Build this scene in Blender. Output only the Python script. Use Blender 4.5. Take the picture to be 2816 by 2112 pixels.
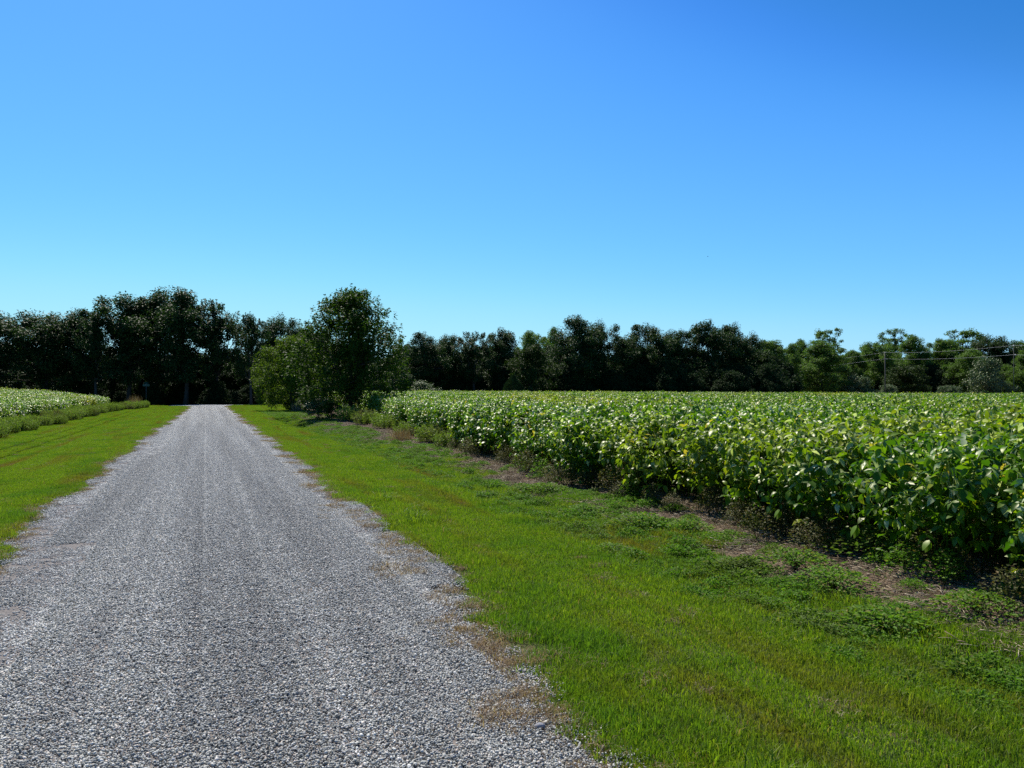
import bpy, math, random
import numpy as np
from mathutils import Vector, Matrix

# ------------------------------------------------------------------ camera, sky, sun
for o in list(bpy.data.objects): bpy.data.objects.remove(o)
SC = bpy.context.scene
COL = SC.collection
YAW = math.radians(20.96)            # the road runs along +Y, the camera looks to the right of it
EYE = 1.6
F = 2200.0                           # focal length in photo pixels
cam = bpy.data.cameras.new('camera'); cam.sensor_width = 36; cam.lens = 28.125
cam.clip_start = 0.05; cam.clip_end = 6000
cob = bpy.data.objects.new('camera', cam); COL.objects.link(cob)
cob.location = (0, 0, EYE); cob.rotation_euler = (math.radians(90.365), 0, -YAW)
SC.camera = cob

SUN_AZ = math.radians(-4)           # from +Y, clockwise positive
SUN_EL = math.radians(51)
W = bpy.data.worlds.new('World'); SC.world = W; W.use_nodes = True
nt = W.node_tree; bg = nt.nodes['Background']
sky = nt.nodes.new('ShaderNodeTexSky'); sky.sky_type = 'NISHITA'; sky.sun_disc = False
sky.sun_elevation = SUN_EL; sky.sun_rotation = SUN_AZ
sky.air_density = 1.0; sky.dust_density = 0.25; sky.ozone_density = 2.0; sky.altitude = 0
# a deeper, more saturated clear sky: a power curve per channel
sep = nt.nodes.new('ShaderNodeSeparateColor'); cmb = nt.nodes.new('ShaderNodeCombineColor'); nt.links.new(sky.outputs[0], sep.inputs[0])
SKY = (((0, 0), (.12, .012), (.19, .040), (.243, .095), (.30, .135), (.40, .195), (.50, .275), (.60, .36), (.75, .44), (1, .55)),
       ((0, 0), (.2, .13), (.315, .25), (.377, .375), (.45, .465), (.55, .565), (.65, .665), (.75, .765), (.88, .85), (1, .91)), ((0, 0), (.3, .4), (.53, .71), (.58, .88), (.62, .96), (.667, 1.), (1, 1.)))
for k, pts_ in enumerate(SKY):
    m1 = nt.nodes.new('ShaderNodeMath'); m1.operation = 'MULTIPLY'; m1.inputs[1].default_value = .1
    fc = nt.nodes.new('ShaderNodeFloatCurve'); cu = fc.mapping.curves[0]
    cu.points[0].location = pts_[0]; cu.points[1].location = pts_[-1]
    for p_ in pts_[1:-1]: cu.points.new(*p_)
    fc.mapping.update()
    m3 = nt.nodes.new('ShaderNodeMath'); m3.operation = 'MULTIPLY'; m3.inputs[1].default_value = 10/1.52*(1.03 if k == 2 else 1)
    nt.links.new(sep.outputs[k], m1.inputs[0]); nt.links.new(m1.outputs[0], fc.inputs['Value']); nt.links.new(fc.outputs[0], m3.inputs[0]); nt.links.new(m3.outputs[0], cmb.inputs[k])
nt.links.new(cmb.outputs[0], bg.inputs[0]); bg.inputs[1].default_value = 0.1
sl = bpy.data.lights.new('sun', 'SUN'); sl.energy = 4.8; sl.angle = math.radians(0.53); sl.color = (1, .95, .87)
so = bpy.data.objects.new('sun', sl); COL.objects.link(so)
sd = Vector((math.sin(SUN_AZ)*math.cos(SUN_EL), math.cos(SUN_AZ)*math.cos(SUN_EL), math.sin(SUN_EL)))
so.rotation_euler = sd.to_track_quat('Z', 'Y').to_euler(); so.location = (0, 0, 50)
vs = SC.view_settings; vs.view_transform = 'Standard'; vs.look = 'None'; vs.exposure = 0.6; vs.gamma = 1
cy = SC.cycles
cy.max_bounces = 6; cy.diffuse_bounces = 3; cy.glossy_bounces = 2; cy.transmission_bounces = 4
cy.caustics_reflective = False; cy.caustics_refractive = False; cy.use_denoising = False
cy.sample_clamp_indirect = 6; cy.use_adaptive_sampling = False

R = np.random.default_rng(7)

# ------------------------------------------------------------------ helpers
def world_at(px, d):                 # a point at depth d along the view direction, px across the photo
    t = (px - 1408) / F * d
    return t*math.cos(YAW) + d*math.sin(YAW), d*math.cos(YAW) - t*math.sin(YAW)

def sstep(a, b, x):
    t = np.clip((x - a) / (b - a), 0, 1); return t*t*(3 - 2*t)

def H(x, y):                         # the lie of the land
    x = np.asarray(x, float); y = np.asarray(y, float)
    h = 0.03*np.clip(1 - (x/2.0)**2, 0, 1)
    dep = 0.10 + 0.24*sstep(18, 42, y)
    h = h - dep*np.exp(-((x - 4.2)/0.85)**2)*(1 - sstep(46.3, 47.6, y))
    h = h - 0.12*np.exp(-((x + 4.4)/0.7)**2)*(1 - sstep(60, 75, y))
    h = h + np.clip(0.085*(-x - 7), 0, 1.3)*(1 - sstep(78, 90, y))
    h = h + sstep(15, 70, y)*sstep(6, 16, x)*np.clip(0.10 - 0.0062*(x - 22), -0.6, 0.10)
    h = h + 0.015*np.sin(x*1.7 + y*0.31)*np.sin(y*0.9)*sstep(2.2, 3, abs(x))
    h = h - 0.25*sstep(85, 96, y)
    return h

def mesh(name, V, faces, mat=None, rnd=None, smooth=False, mats=None, midx=None):
    """faces: list of int arrays (n,k)"""
    me = bpy.data.meshes.new(name)
    V = np.asarray(V, np.float32); me.vertices.add(len(V)); me.vertices.foreach_set('co', V.ravel())
    faces = [f for f in faces if len(f)]
    li = np.concatenate([f.ravel() for f in faces]); me.loops.add(len(li)); me.loops.foreach_set('vertex_index', li.astype(np.int32))
    tot = np.concatenate([np.full(len(f), f.shape[1]) for f in faces]).astype(np.int32)
    st = np.concatenate([[0], np.cumsum(tot)[:-1]]).astype(np.int32)
    me.polygons.add(len(tot)); me.polygons.foreach_set('loop_start', st); me.polygons.foreach_set('loop_total', tot)
    if smooth: me.polygons.foreach_set('use_smooth', np.ones(len(tot), bool))
    if rnd is not None:
        a = me.attributes.new('rnd', 'FLOAT', 'POINT'); a.data.foreach_set('value', np.asarray(rnd, np.float32))
    if mats:
        for m in mats: me.materials.append(m)
        me.polygons.foreach_set('material_index', np.asarray(midx, np.int32))
    elif mat: me.materials.append(mat)
    me.update(calc_edges=True); me.validate()
    return me

def link(name, me, parent=None):
    o = bpy.data.objects.new(name, me); COL.objects.link(o)
    if parent: o.parent = parent
    return o

def tag(o, label=None, cat=None, group=None, kind=None):
    if label: o['label'] = label
    if cat: o['category'] = cat
    if group: o['group'] = group
    if kind: o['kind'] = kind
    return o

class Geo:                           # gathers pieces of one mesh
    def __init__(s): s.V = []; s.F = {}; s.r = []; s.n = 0
    def add(s, V, Fs, r):
        V = np.asarray(V); s.V.append(V)
        for f in Fs:
            if len(f): s.F.setdefault(f.shape[1], []).append(f + s.n)
        s.r.append(np.broadcast_to(r, (len(V),)) if np.ndim(r) == 0 else r); s.n += len(V)
    def build(s, name, mat, smooth=False):
        return mesh(name, np.concatenate(s.V), [np.concatenate(v) for v in s.F.values()], mat, np.concatenate(s.r), smooth)

def nrm(a): return a / (np.linalg.norm(a, axis=-1, keepdims=True) + 1e-9)

def diamonds(P, D, N, L, Wd, fold=0.25):
    """folded four-corner leaves"""
    P = np.asarray(P); n = len(P); D = nrm(D); S = nrm(np.cross(D, N)); U = nrm(np.cross(S, D))
    L = np.broadcast_to(L, (n,))[:, None]; Wd = np.broadcast_to(Wd, (n,))[:, None]
    V = np.stack([P, P + D*L*.45 + S*Wd*.5 + U*Wd*fold, P + D*L - U*L*.12, P + D*L*.45 - S*Wd*.5 + U*Wd*fold], 1).reshape(-1, 3)
    b = np.arange(n)[:, None]*4
    return V, [np.concatenate([b + [0, 1, 2], b + [0, 2, 3]])]

def ovals(P, D, N, L, Wd, fold=0.18, droop=0.3):
    """ovate leaflets with a folded midrib and a drooping tip: rows of three between base and tip"""
    P = np.asarray(P); n = len(P); D = nrm(D); S = nrm(np.cross(D, N)); U = nrm(np.cross(S, D))
    L = np.broadcast_to(L, (n,))[:, None]; Wd = np.broadcast_to(Wd, (n,))[:, None]
    dr = np.broadcast_to(droop, (n,))[:, None]
    cols = [P]
    for t, w in ((.14, .66), (.38, 1.0), (.68, .72)):
        c = P + D*L*t - U*L*dr*t*t
        cols += [c + S*Wd*w*.5 + U*Wd*fold*w, c, c - S*Wd*w*.5 + U*Wd*fold*w]
    cols.append(P + D*L*(1 - .1*dr) - U*L*dr*1.05)
    V = np.stack(cols, 1).reshape(-1, 3); b = np.arange(n)[:, None]*11
    q = np.concatenate([b + k for k in ([1, 4, 5, 2], [2, 5, 6, 3], [4, 7, 8, 5], [5, 8, 9, 6])])
    t = np.concatenate([b + k for k in ([0, 1, 2], [0, 2, 3], [7, 10, 8], [8, 10, 9])])
    return V, [q, t]

def blades(P, D, L, Wd, bend, up=None):
    """grass blades: a quad and a tip; D is the horizontal lean direction"""
    n = len(P); Z = np.array([0, 0, 1.])
    L = np.broadcast_to(L, (n,))[:, None]; Wd = np.broadcast_to(Wd, (n,))[:, None]; bend = np.broadcast_to(bend, (n,))[:, None]
    a = R.uniform(0, 2*np.pi, n); S = np.stack([np.cos(a), np.sin(a), 0*a], 1)
    m = P + L*.55*(Z*(1 - bend*.25) + D*bend*.45); t = P + L*(Z*(1 - bend*.6) + D*bend)
    V = np.stack([P - S*Wd*.5, P + S*Wd*.5, m + S*Wd*.42, m - S*Wd*.42, t], 1).reshape(-1, 3)
    b = np.arange(n)[:, None]*5
    return V, [b + [0, 1, 2, 3], b + [3, 2, 4]]

def tube(pts, rad, sides=6):
    pts = np.asarray(pts, float); k = len(pts); T = nrm(np.gradient(pts, axis=0))
    ref = np.array([1., 0, 0]) if abs(T[0, 0]) < .8 else np.array([0, 1., 0])
    A = nrm(np.cross(T, ref)); B = np.cross(T, A); an = np.arange(sides)/sides*2*np.pi
    rad = np.broadcast_to(rad, (k,))
    V = (pts[:, None] + rad[:, None, None]*(A[:, None]*np.cos(an)[None, :, None] + B[:, None]*np.sin(an)[None, :, None])).reshape(-1, 3)
    i = np.arange(k - 1)[:, None]*sides; j = np.arange(sides)[None]; j2 = (j + 1) % sides
    q = np.stack([i + j, i + j2, i + sides + j2, i + sides + j], -1).reshape(-1, 4)
    return V, [q, np.arange(sides)[None, ::-1].copy(), (np.arange(sides) + (k - 1)*sides)[None]]

def instancer(name, pts, rot, scl, idx, protos, kind='stuff'):
    """ONE object of kind stuff: copies of small patches set out on points"""
    me = bpy.data.meshes.new(name); n = len(pts)
    me.vertices.add(n); me.vertices.foreach_set('co', np.asarray(pts, np.float32).ravel())
    for nm, ty, key, arr in (('rot', 'FLOAT_VECTOR', 'vector', rot), ('scl', 'FLOAT_VECTOR', 'vector', scl), ('idx', 'INT', 'value', idx)):
        a = me.attributes.new(nm, ty, 'POINT')
        a.data.foreach_set(key, np.asarray(arr, np.int32 if ty == 'INT' else np.float32).ravel())
    o = link(name, me)
    pc = bpy.data.collections.new(name + '_patches')
    for k, pm in enumerate(protos):
        po = bpy.data.objects.new('%02d_%s' % (k, name), pm); pc.objects.link(po)
    g = bpy.data.node_groups.new(name, 'GeometryNodeTree')
    g.interface.new_socket('Geometry', in_out='INPUT', socket_type='NodeSocketGeometry')
    g.interface.new_socket('Geometry', in_out='OUTPUT', socket_type='NodeSocketGeometry')
    N = g.nodes; Lk = g.links.new
    gi = N.new('NodeGroupInput'); go = N.new('NodeGroupOutput'); ip = N.new('GeometryNodeInstanceOnPoints')
    ci = N.new('GeometryNodeCollectionInfo'); ci.inputs['Collection'].default_value = pc
    ci.inputs['Separate Children'].default_value = True; ci.inputs['Reset Children'].default_value = True
    def na(nm, ty):
        x = N.new('GeometryNodeInputNamedAttribute'); x.data_type = ty; x.inputs['Name'].default_value = nm; return x.outputs['Attribute']
    er = N.new('FunctionNodeEulerToRotation'); Lk(na('rot', 'FLOAT_VECTOR'), er.inputs[0])
    Lk(gi.outputs[0], ip.inputs['Points']); Lk(ci.outputs[0], ip.inputs['Instance']); ip.inputs['Pick Instance'].default_value = True
    Lk(na('idx', 'INT'), ip.inputs['Instance Index']); Lk(er.outputs[0], ip.inputs['Rotation']); Lk(na('scl', 'FLOAT_VECTOR'), ip.inputs['Scale'])
    Lk(ip.outputs[0], go.inputs[0])
    md = o.modifiers.new('scatter', 'NODES'); md.node_group = g
    o['kind'] = kind
    return o

# ------------------------------------------------------------------ materials
def new_mat(name):
    m = bpy.data.materials.new(name); m.use_nodes = True; t = m.node_tree
    for n in list(t.nodes): t.nodes.remove(n)
    return m, t, t.nodes.new, t.links.new

def ramp(new, stops, interp='LINEAR'):
    r = new('ShaderNodeValToRGB'); r.color_ramp.interpolation = interp; e = r.color_ramp.elements
    while len(e) < len(stops): e.new(.5)
    for k, (p, c) in enumerate(stops):
        e[k].position = p; e[k].color = (*c, 1) if not np.isscalar(c) else (c, c, c, 1)
    return r

def mixc(new, lk, fac, a, b, mode='MIX'):
    m = new('ShaderNodeMix'); m.data_type = 'RGBA'; m.blend_type = mode
    for s, v in ((m.inputs[0], fac), (m.inputs[6], a), (m.inputs[7], b)):
        if hasattr(v, 'is_output') or hasattr(v, 'links'): lk(v, s)
        elif np.isscalar(v): s.default_value = v
        else: s.default_value = (*v, 1)
    return m.outputs[2]

def noise(new, lk, vec, scale, detail=3, stretch=None, rough=.5):
    n = new('ShaderNodeTexNoise'); n.inputs['Scale'].default_value = scale; n.inputs['Detail'].default_value = detail; n.inputs['Roughness'].default_value = rough
    if stretch:
        mp = new('ShaderNodeMapping'); mp.inputs['Scale'].default_value = stretch; lk(vec, mp.inputs[0]); vec = mp.outputs[0]
    lk(vec, n.inputs['Vector']); return n.outputs['Fac']

def foliage(name, stops, tr=.35, trc=1.6, rough=.42, spec=.5, world=None, wscale=.3, wrange=(.42, .62), stretch=None, world2=None):
    """leaf stuff: colour per leaf, patches of another tint across the ground, light through the blade"""
    m, t, new, lk = new_mat(name)
    at = new('ShaderNodeAttribute'); at.attribute_name = 'rnd'
    r = ramp(new, stops); lk(at.outputs['Fac'], r.inputs[0]); col = r.outputs[0]
    ge = new('ShaderNodeNewGeometry')
    if world:
        f = noise(new, lk, ge.outputs['Position'], wscale, 4, stretch)
        rr = ramp(new, [(wrange[0], 0.), (wrange[1], 1.)]); lk(f, rr.inputs[0])
        col = mixc(new, lk, rr.outputs[0], col, mixc(new, lk, .75, col, world))
    if world2:
        f = noise(new, lk, ge.outputs['Position'], world2[1], 3, world2[3] if len(world2) > 3 else None)
        rr = ramp(new, [(world2[2][0], 0.), (world2[2][1], 1.)]); lk(f, rr.inputs[0])
        col = mixc(new, lk, rr.outputs[0], col, mixc(new, lk, .7, col, world2[0]))
    p = new('ShaderNodeBsdfPrincipled'); lk(col, p.inputs['Base Color']); p.inputs['Roughness'].default_value = rough
    p.inputs['Specular IOR Level'].default_value = spec; p.inputs['Specular Tint'].default_value = (1, .96, .62, 1)
    tb = new('ShaderNodeBsdfTranslucent')
    lk(mixc(new, lk, 1.0, col, (trc, trc*1.05, trc*.5), 'MULTIPLY'), tb.inputs[0])
    ms = new('ShaderNodeMixShader'); ms.inputs[0].default_value = tr; lk(p.outputs[0], ms.inputs[1]); lk(tb.outputs[0], ms.inputs[2])
    o = new('ShaderNodeOutputMaterial'); lk(ms.outputs[0], o.inputs[0])
    return m

def solid(name, stops, scale=8, rough=.85, bump=.0, bscale=40, stretch=None, metallic=0, attr=False, spec=.3):
    m, t, new, lk = new_mat(name); ge = new('ShaderNodeNewGeometry')
    r = ramp(new, stops)
    if attr:
        at = new('ShaderNodeAttribute'); at.attribute_name = 'rnd'; lk(at.outputs['Fac'], r.inputs[0])
    else: lk(noise(new, lk, ge.outputs['Position'], scale, 5, stretch), r.inputs[0])
    p = new('ShaderNodeBsdfPrincipled'); lk(r.outputs[0], p.inputs['Base Color']); p.inputs['Roughness'].default_value = rough
    p.inputs['Metallic'].default_value = metallic; p.inputs['Specular IOR Level'].default_value = spec
    if bump:
        b = new('ShaderNodeBump'); b.inputs['Strength'].default_value = bump; b.inputs['Distance'].default_value = .02
        lk(noise(new, lk, ge.outputs['Position'], bscale, 6, stretch), b.inputs['Height']); lk(b.outputs[0], p.inputs['Normal'])
    o = new('ShaderNodeOutputMaterial'); lk(p.outputs[0], o.inputs[0]); return m

M = {}
M['soy'] = foliage('soybean_leaf', [(0, (.025, .08, .004)), (.32, (.065, .145, .005)), (.58, (.14, .22, .007)), (.76, (.24, .27, .012)), (.78, (.25, .32, .15)), (.87, (.42, .47, .28)), (.89, (.26, .26, .03)), (.98, (.34, .27, .04)), (1, (.30, .18, .04))],  # grey-white stops: pale undersides, also sun glints put into the leaf colour
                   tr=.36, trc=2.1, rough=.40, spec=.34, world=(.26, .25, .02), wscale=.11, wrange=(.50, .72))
M['grass'] = foliage('lawn_grass', [(0, (.05, .10, .007)), (.5, (.12, .205, .011)), (.85, (.22, .29, .016)), (.93, (.26, .24, .06)), (1, (.28, .17, .09))],
                     tr=.45, trc=1.6, rough=.5, spec=.35, world=(.14, .085, .022), wscale=1.3, wrange=(.50, .74), stretch=(1.6, .16, 1), world2=((.065, .15, .012), .7, (.5, .65)))
M['weed'] = foliage('weed_leaf', [(0, (.04, .10, .010)), (.6, (.075, .17, .014)), (.9, (.14, .25, .02)), (1, (.18, .17, .05))], tr=.35, trc=1.7, rough=.6, spec=.15, world=(.08, .10, .02), wscale=.9, wrange=(.5, .7))
M['feather'] = foliage('weed_feather', [(0, (.09, .16, .02)), (.6, (.16, .25, .032)), (.9, (.22, .29, .05)), (1, (.18, .12, .06))], tr=.35, trc=1.5, rough=.6, spec=.3, world=(.10, .075, .04), wscale=.8, wrange=(.55, .7))
M['brownweed'] = foliage('brown_weed', [(0, (.03, .045, .012)), (.5, (.06, .06, .018)), (.8, (.08, .10, .02)), (1, (.14, .08, .03))], tr=.25, rough=.6, spec=.3)
M['dry'] = foliage('dry_grass', [(0, (.13, .07, .04)), (.4, (.25, .16, .095)), (.8, (.40, .31, .20)), (1, (.52, .44, .30))], tr=.3, trc=1.1, rough=.7, spec=.2)
M['oak'] = foliage('oak_leaf', [(0, (.016, .038, .011)), (.6, (.027, .060, .015)), (1, (.045, .085, .022))], tr=.18, trc=1.9, rough=.62, spec=.2)
M['green'] = foliage('green_leaf', [(0, (.045, .095, .016)), (.6, (.075, .14, .022)), (1, (.115, .185, .03))], tr=.32, trc=1.8, rough=.55, spec=.2)
M['cherry'] = foliage('cherry_leaf', [(0, (.022, .050, .007)), (.6, (.038, .078, .009)), (1, (.066, .112, .013))], tr=.28, trc=1.8, rough=.6, spec=.12)
M['yellowgreen'] = foliage('yellowgreen_leaf', [(0, (.04, .075, .008)), (.6, (.07, .115, .010)), (1, (.11, .155, .016))], tr=.35, trc=1.8, rough=.6, spec=.15)
M['olive'] = foliage('olive_leaf', [(0, (.018, .035, .007)), (.6, (.03, .058, .010)), (1, (.05, .085, .014))], tr=.2, trc=1.6, rough=.6, spec=.15)
M['pale'] = foliage('pale_leaf', [(0, (.05, .09, .035)), (.6, (.08, .13, .055)), (1, (.13, .17, .09))], tr=.2, trc=1.4, rough=.5, spec=.4)
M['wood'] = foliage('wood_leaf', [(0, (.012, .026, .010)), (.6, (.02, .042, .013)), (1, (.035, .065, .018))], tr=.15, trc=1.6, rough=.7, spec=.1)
M['cedar'] = foliage('cedar_needle', [(0, (.02, .04, .012)), (1, (.04, .075, .02))], tr=.1, rough=.6, spec=.3)
M['bark'] = solid('bark', [(.3, (.03, .025, .02)), (.7, (.075, .062, .05))], 9, .9, .6, 30, (1, 1, .25))
M['stem'] = solid('stem', [(.3, (.06, .075, .03)), (.7, (.14, .13, .06))], 20, .8)
def stone_mat():
    m, t, new, lk = new_mat('gravel_stone'); ge = new('ShaderNodeNewGeometry'); at = new('ShaderNodeAttribute'); at.attribute_name = 'rnd'
    r = ramp(new, [(0, (.11, .112, .097)), (.35, (.265, .267, .235)), (.7, (.455, .45, .395)), (.9, (.58, .565, .50)), (.96, (.50, .40, .30)), (1, (.80, .77, .70))]); lk(at.outputs['Fac'], r.inputs[0])
    f = ramp(new, [(.38, .85), (.62, 1.18)]); lk(noise(new, lk, ge.outputs['Position'], 1.0, 3, (2.2, .06, 1)), f.inputs[0])
    col = mixc(new, lk, 1.0, r.outputs[0], f.outputs[0], 'MULTIPLY')
    p = new('ShaderNodeBsdfPrincipled'); lk(col, p.inputs['Base Color']); p.inputs['Roughness'].default_value = .65; p.inputs['Specular IOR Level'].default_value = .4
    o = new('ShaderNodeOutputMaterial'); lk(p.outputs[0], o.inputs[0]); return m
M['stone'] = stone_mat()
M['rock'] = solid('grey_rock', [(.3, (.16, .17, .19)), (.7, (.28, .28, .29))], 40, .75, .3, 90)
M['straw'] = solid('straw', [(0, (.12, .08, .045)), (.6, (.25, .19, .115)), (1, (.50, .42, .29))], attr=True, rough=.8)
M['asphalt'] = solid('asphalt', [(.3, (.10, .10, .105)), (.7, (.15, .15, .155))], 12, .85, .2, 60)
M['sign'] = solid('sign_green', [(0, (.006, .06, .035)), (1, (.008, .075, .045))], 5, .4, spec=.5)
M['steel'] = solid('galvanised_steel', [(.3, (.32, .33, .34)), (.7, (.45, .46, .47))], 8, .5, metallic=.6)
M['pole'] = solid('pole_wood', [(.3, (.06, .06, .045)), (.7, (.11, .105, .08))], 5, .85, .2, 20, (1, 1, .1))
M['wire'] = solid('wire_metal', [(0, (.35, .36, .35)), (1, (.45, .46, .44))], 5, .45, metallic=.3)
M['bird'] = solid('feathers', [(.3, (.03, .03, .035)), (.7, (.07, .07, .075))], 8, .8)

def ground_mat():
    m, t, new, lk = new_mat('ground_soil'); ge = new('ShaderNodeNewGeometry'); sx = new('ShaderNodeSeparateXYZ'); lk(ge.outputs['Position'], sx.inputs[0])
    P = ge.outputs['Position']
    r1 = ramp(new, [(.3, (.035, .055, .014)), (.55, (.07, .095, .02)), (.75, (.11, .085, .045))]); lk(noise(new, lk, P, 6, 6), r1.inputs[0])
    r2 = ramp(new, [(.3, (.08, .055, .034)), (.5, (.155, .108, .068)), (.75, (.26, .185, .12))]); lk(noise(new, lk, P, 9, 8, None, .7), r2.inputs[0])
    w = new('ShaderNodeMath'); w.operation = 'MULTIPLY_ADD'; lk(noise(new, lk, P, 1.1, 3), w.inputs[0]); w.inputs[1].default_value = 1.6; lk(sx.outputs[0], w.inputs[2])
    mr = new('ShaderNodeMapRange'); lk(w.outputs[0], mr.inputs[0]); mr.inputs[1].default_value = 5.3; mr.inputs[2].default_value = 5.9
    col = mixc(new, lk, mr.outputs[0], r1.outputs[0], r2.outputs[0])
    p = new('ShaderNodeBsdfPrincipled'); lk(col, p.inputs['Base Color']); p.inputs['Roughness'].default_value = .95; p.inputs['Specular IOR Level'].default_value = .15
    b = new('ShaderNodeBump'); b.inputs['Strength'].default_value = .8; b.inputs['Distance'].default_value = .03; lk(noise(new, lk, P, 25, 8, None, .7), b.inputs['Height']); lk(b.outputs[0], p.inputs['Normal'])
    o = new('ShaderNodeOutputMaterial'); lk(p.outputs[0], o.inputs[0]); return m

def road_mat():
    m, t, new, lk = new_mat('road_grit'); ge = new('ShaderNodeNewGeometry'); P = ge.outputs['Position']
    r = ramp(new, [(.3, (.06, .058, .055)), (.5, (.17, .155, .14)), (.7, (.34, .29, .25))]); lk(noise(new, lk, P, 60, 6, None, .9), r.inputs[0])
    r2 = ramp(new, [(.55, 0.), (.75, 1.)]); lk(noise(new, lk, P, 1.2, 4, (1.5, .4, 1)), r2.inputs[0])
    col = mixc(new, lk, r2.outputs[0], r.outputs[0], mixc(new, lk, .5, r.outputs[0], (.40, .28, .20)))
    p = new('ShaderNodeBsdfPrincipled'); lk(col, p.inputs['Base Color']); p.inputs['Roughness'].default_value = .95; p.inputs['Specular IOR Level'].default_value = .15
    b = new('ShaderNodeBump'); b.inputs['Strength'].default_value = .9; b.inputs['Distance'].default_value = .01; lk(noise(new, lk, P, 150, 5), b.inputs['Height']); lk(b.outputs[0], p.inputs['Normal'])
    o = new('ShaderNodeOutputMaterial'); lk(p.outputs[0], o.inputs[0]); return m

# ------------------------------------------------------------------ ground, road, cross road
def edge_l(y):
    y = np.asarray(y, float); return -1.92 + .55*sstep(10, 75, y) + .10*np.sin(y*.83 + 1) + .06*np.sin(y*2.3)+.04*np.sin(y*5.1) - 2.2*sstep(78, 85, y)
def edge_r(y):
    y = np.asarray(y, float); return 1.67 + .22*sstep(3, 7, y) + .06*np.sin(y*.71 + 2) + .04*np.sin(y*1.9 + .5) + .04*np.sin(y*4.7) + 1.6*sstep(79, 85, y)

def grid(name, xs, ys, zf, mat):
    X, Y = np.meshgrid(xs, ys); Z = zf(X, Y); nx, ny = len(xs), len(ys)
    i = (np.arange(ny - 1)[:, None]*nx + np.arange(nx - 1)[None]).ravel()
    return mesh(name, np.stack([X.ravel(), Y.ravel(), Z.ravel()], 1), [np.stack([i, i + 1, i + nx + 1, i + nx], 1)], mat, smooth=True)
far = lambda a, b, n: np.geomspace(a, b, n)
xs = np.concatenate([-far(20, 3000, 14)[::-1], np.arange(-19.5, -9, .75), np.arange(-9, 9, .2), np.arange(9.5, 40, 2), far(41, 3000, 16)])
ys = np.concatenate([-far(12, 3000, 12)[::-1], np.arange(-11, 46, .7), np.arange(46, 48, .2), np.arange(48.5, 110, 1), far(112, 3000, 14)])
def zg(X, Y):
    z = H(X, Y)
    z = z - .022*((X > -9) & (X < 8))
    return z - .05*((X > edge_l(Y) + .08) & (X < edge_r(Y) - .08) & (Y < 88))
tag(link('ground', grid('ground', xs, ys, zg, ground_mat())), 'grassy verge and bare field soil on both sides of the gravel road', kind='structure')

ry = np.arange(-8, 86, .25); k = np.linspace(0, 1, 21)
RX = edge_l(ry)[:, None]*(1 - k) + edge_r(ry)[:, None]*k; RY = np.repeat(ry[:, None], 21, 1)
RZ = H(RX, RY) + .006; RZ[:, 0] -= .06; RZ[:, -1] -= .06
i = (np.arange(len(ry) - 1)[:, None]*21 + np.arange(20)[None]).ravel()
tag(link('road', mesh('road', np.stack([RX.ravel(), RY.ravel(), RZ.ravel()], 1), [np.stack([i, i + 1, i + 22, i + 21], 1)], road_mat(), smooth=True)), 'straight single track gravel road running between the two fields', kind='structure')
cx = np.linspace(-200, 300, 120); cyy = np.linspace(86.2, 91.5, 6)
tag(link('cross_road', grid('cross_road', cx, cyy, lambda X, Y: H(X, Y) + .04, M['asphalt'])), 'paved road crossing at the far end of the gravel road', kind='structure')

# ------------------------------------------------------------------ gravel
def ico():
    p = (1 + 5**.5)/2
    v = np.array([(-1, p, 0), (1, p, 0), (-1, -p, 0), (1, -p, 0), (0, -1, p), (0, 1, p), (0, -1, -p), (0, 1, -p), (p, 0, -1), (p, 0, 1), (-p, 0, -1), (-p, 0, 1)])/math.hypot(1, p)
    f = np.array([(0, 11, 5), (0, 5, 1), (0, 1, 7), (0, 7, 10), (0, 10, 11), (1, 5, 9), (5, 11, 4), (11, 10, 2), (10, 7, 6), (7, 1, 8), (3, 9, 4), (3, 4, 2), (3, 2, 6), (3, 6, 8), (3, 8, 9), (4, 9, 5), (2, 4, 11), (6, 2, 10), (8, 6, 7), (9, 8, 1)])
    return v, f
IV, IF = ico()
def stones(name, n, half, smin, smax, zmax=.020):
    c = np.stack([R.uniform(-half, half, n), R.uniform(-half, half, n), R.uniform(0, zmax, n)], 1)
    s = smin + (smax - smin)*R.beta(1.6, 3.5, n)
    sc = s[:, None]*R.uniform(.6, 1.3, (n, 3))*[1.1, 1, .72]
    q = R.normal(size=(n, 4)); q /= np.linalg.norm(q, axis=1)[:, None]; q[:, 1:3] *= .5; q /= np.linalg.norm(q, axis=1)[:, None]
    w, x, y, z = q.T
    Rm = np.stack([1 - 2*(y*y + z*z), 2*(x*y - z*w), 2*(x*z + y*w), 2*(x*y + z*w), 1 - 2*(x*x + z*z), 2*(y*z - x*w), 2*(x*z - y*w), 2*(y*z + x*w), 1 - 2*(x*x + y*y)], 1).reshape(n, 3, 3)
    V = IV[None]*sc[:, None]*R.uniform(.75, 1.2, (n, 12, 1)); V = np.einsum('nij,nkj->nki', Rm, V) + c[:, None]
    Fc = (IF[None] + np.arange(n)[:, None, None]*12).reshape(-1, 3)
    return mesh(name, V.reshape(-1, 3), [Fc], M['stone'], np.repeat(R.uniform(0, 1, n), 12))
tiles = [stones('gravel_patch', 4200, .27, .0036, .0105) for _ in range(4)]
clus = [stones('gravel_cluster', 60, .10, .004, .011, .004) for _ in range(4)]
def scatter(xr, yr, dens, keep=None):
    n = R.poisson((xr[1] - xr[0])*(yr[1] - yr[0])*dens); x = R.uniform(*xr, n); y = R.uniform(*yr, n)
    if keep is not None:
        m = R.uniform(size=n) < keep(x, y); x, y = x[m], y[m]
    return x, y
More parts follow.
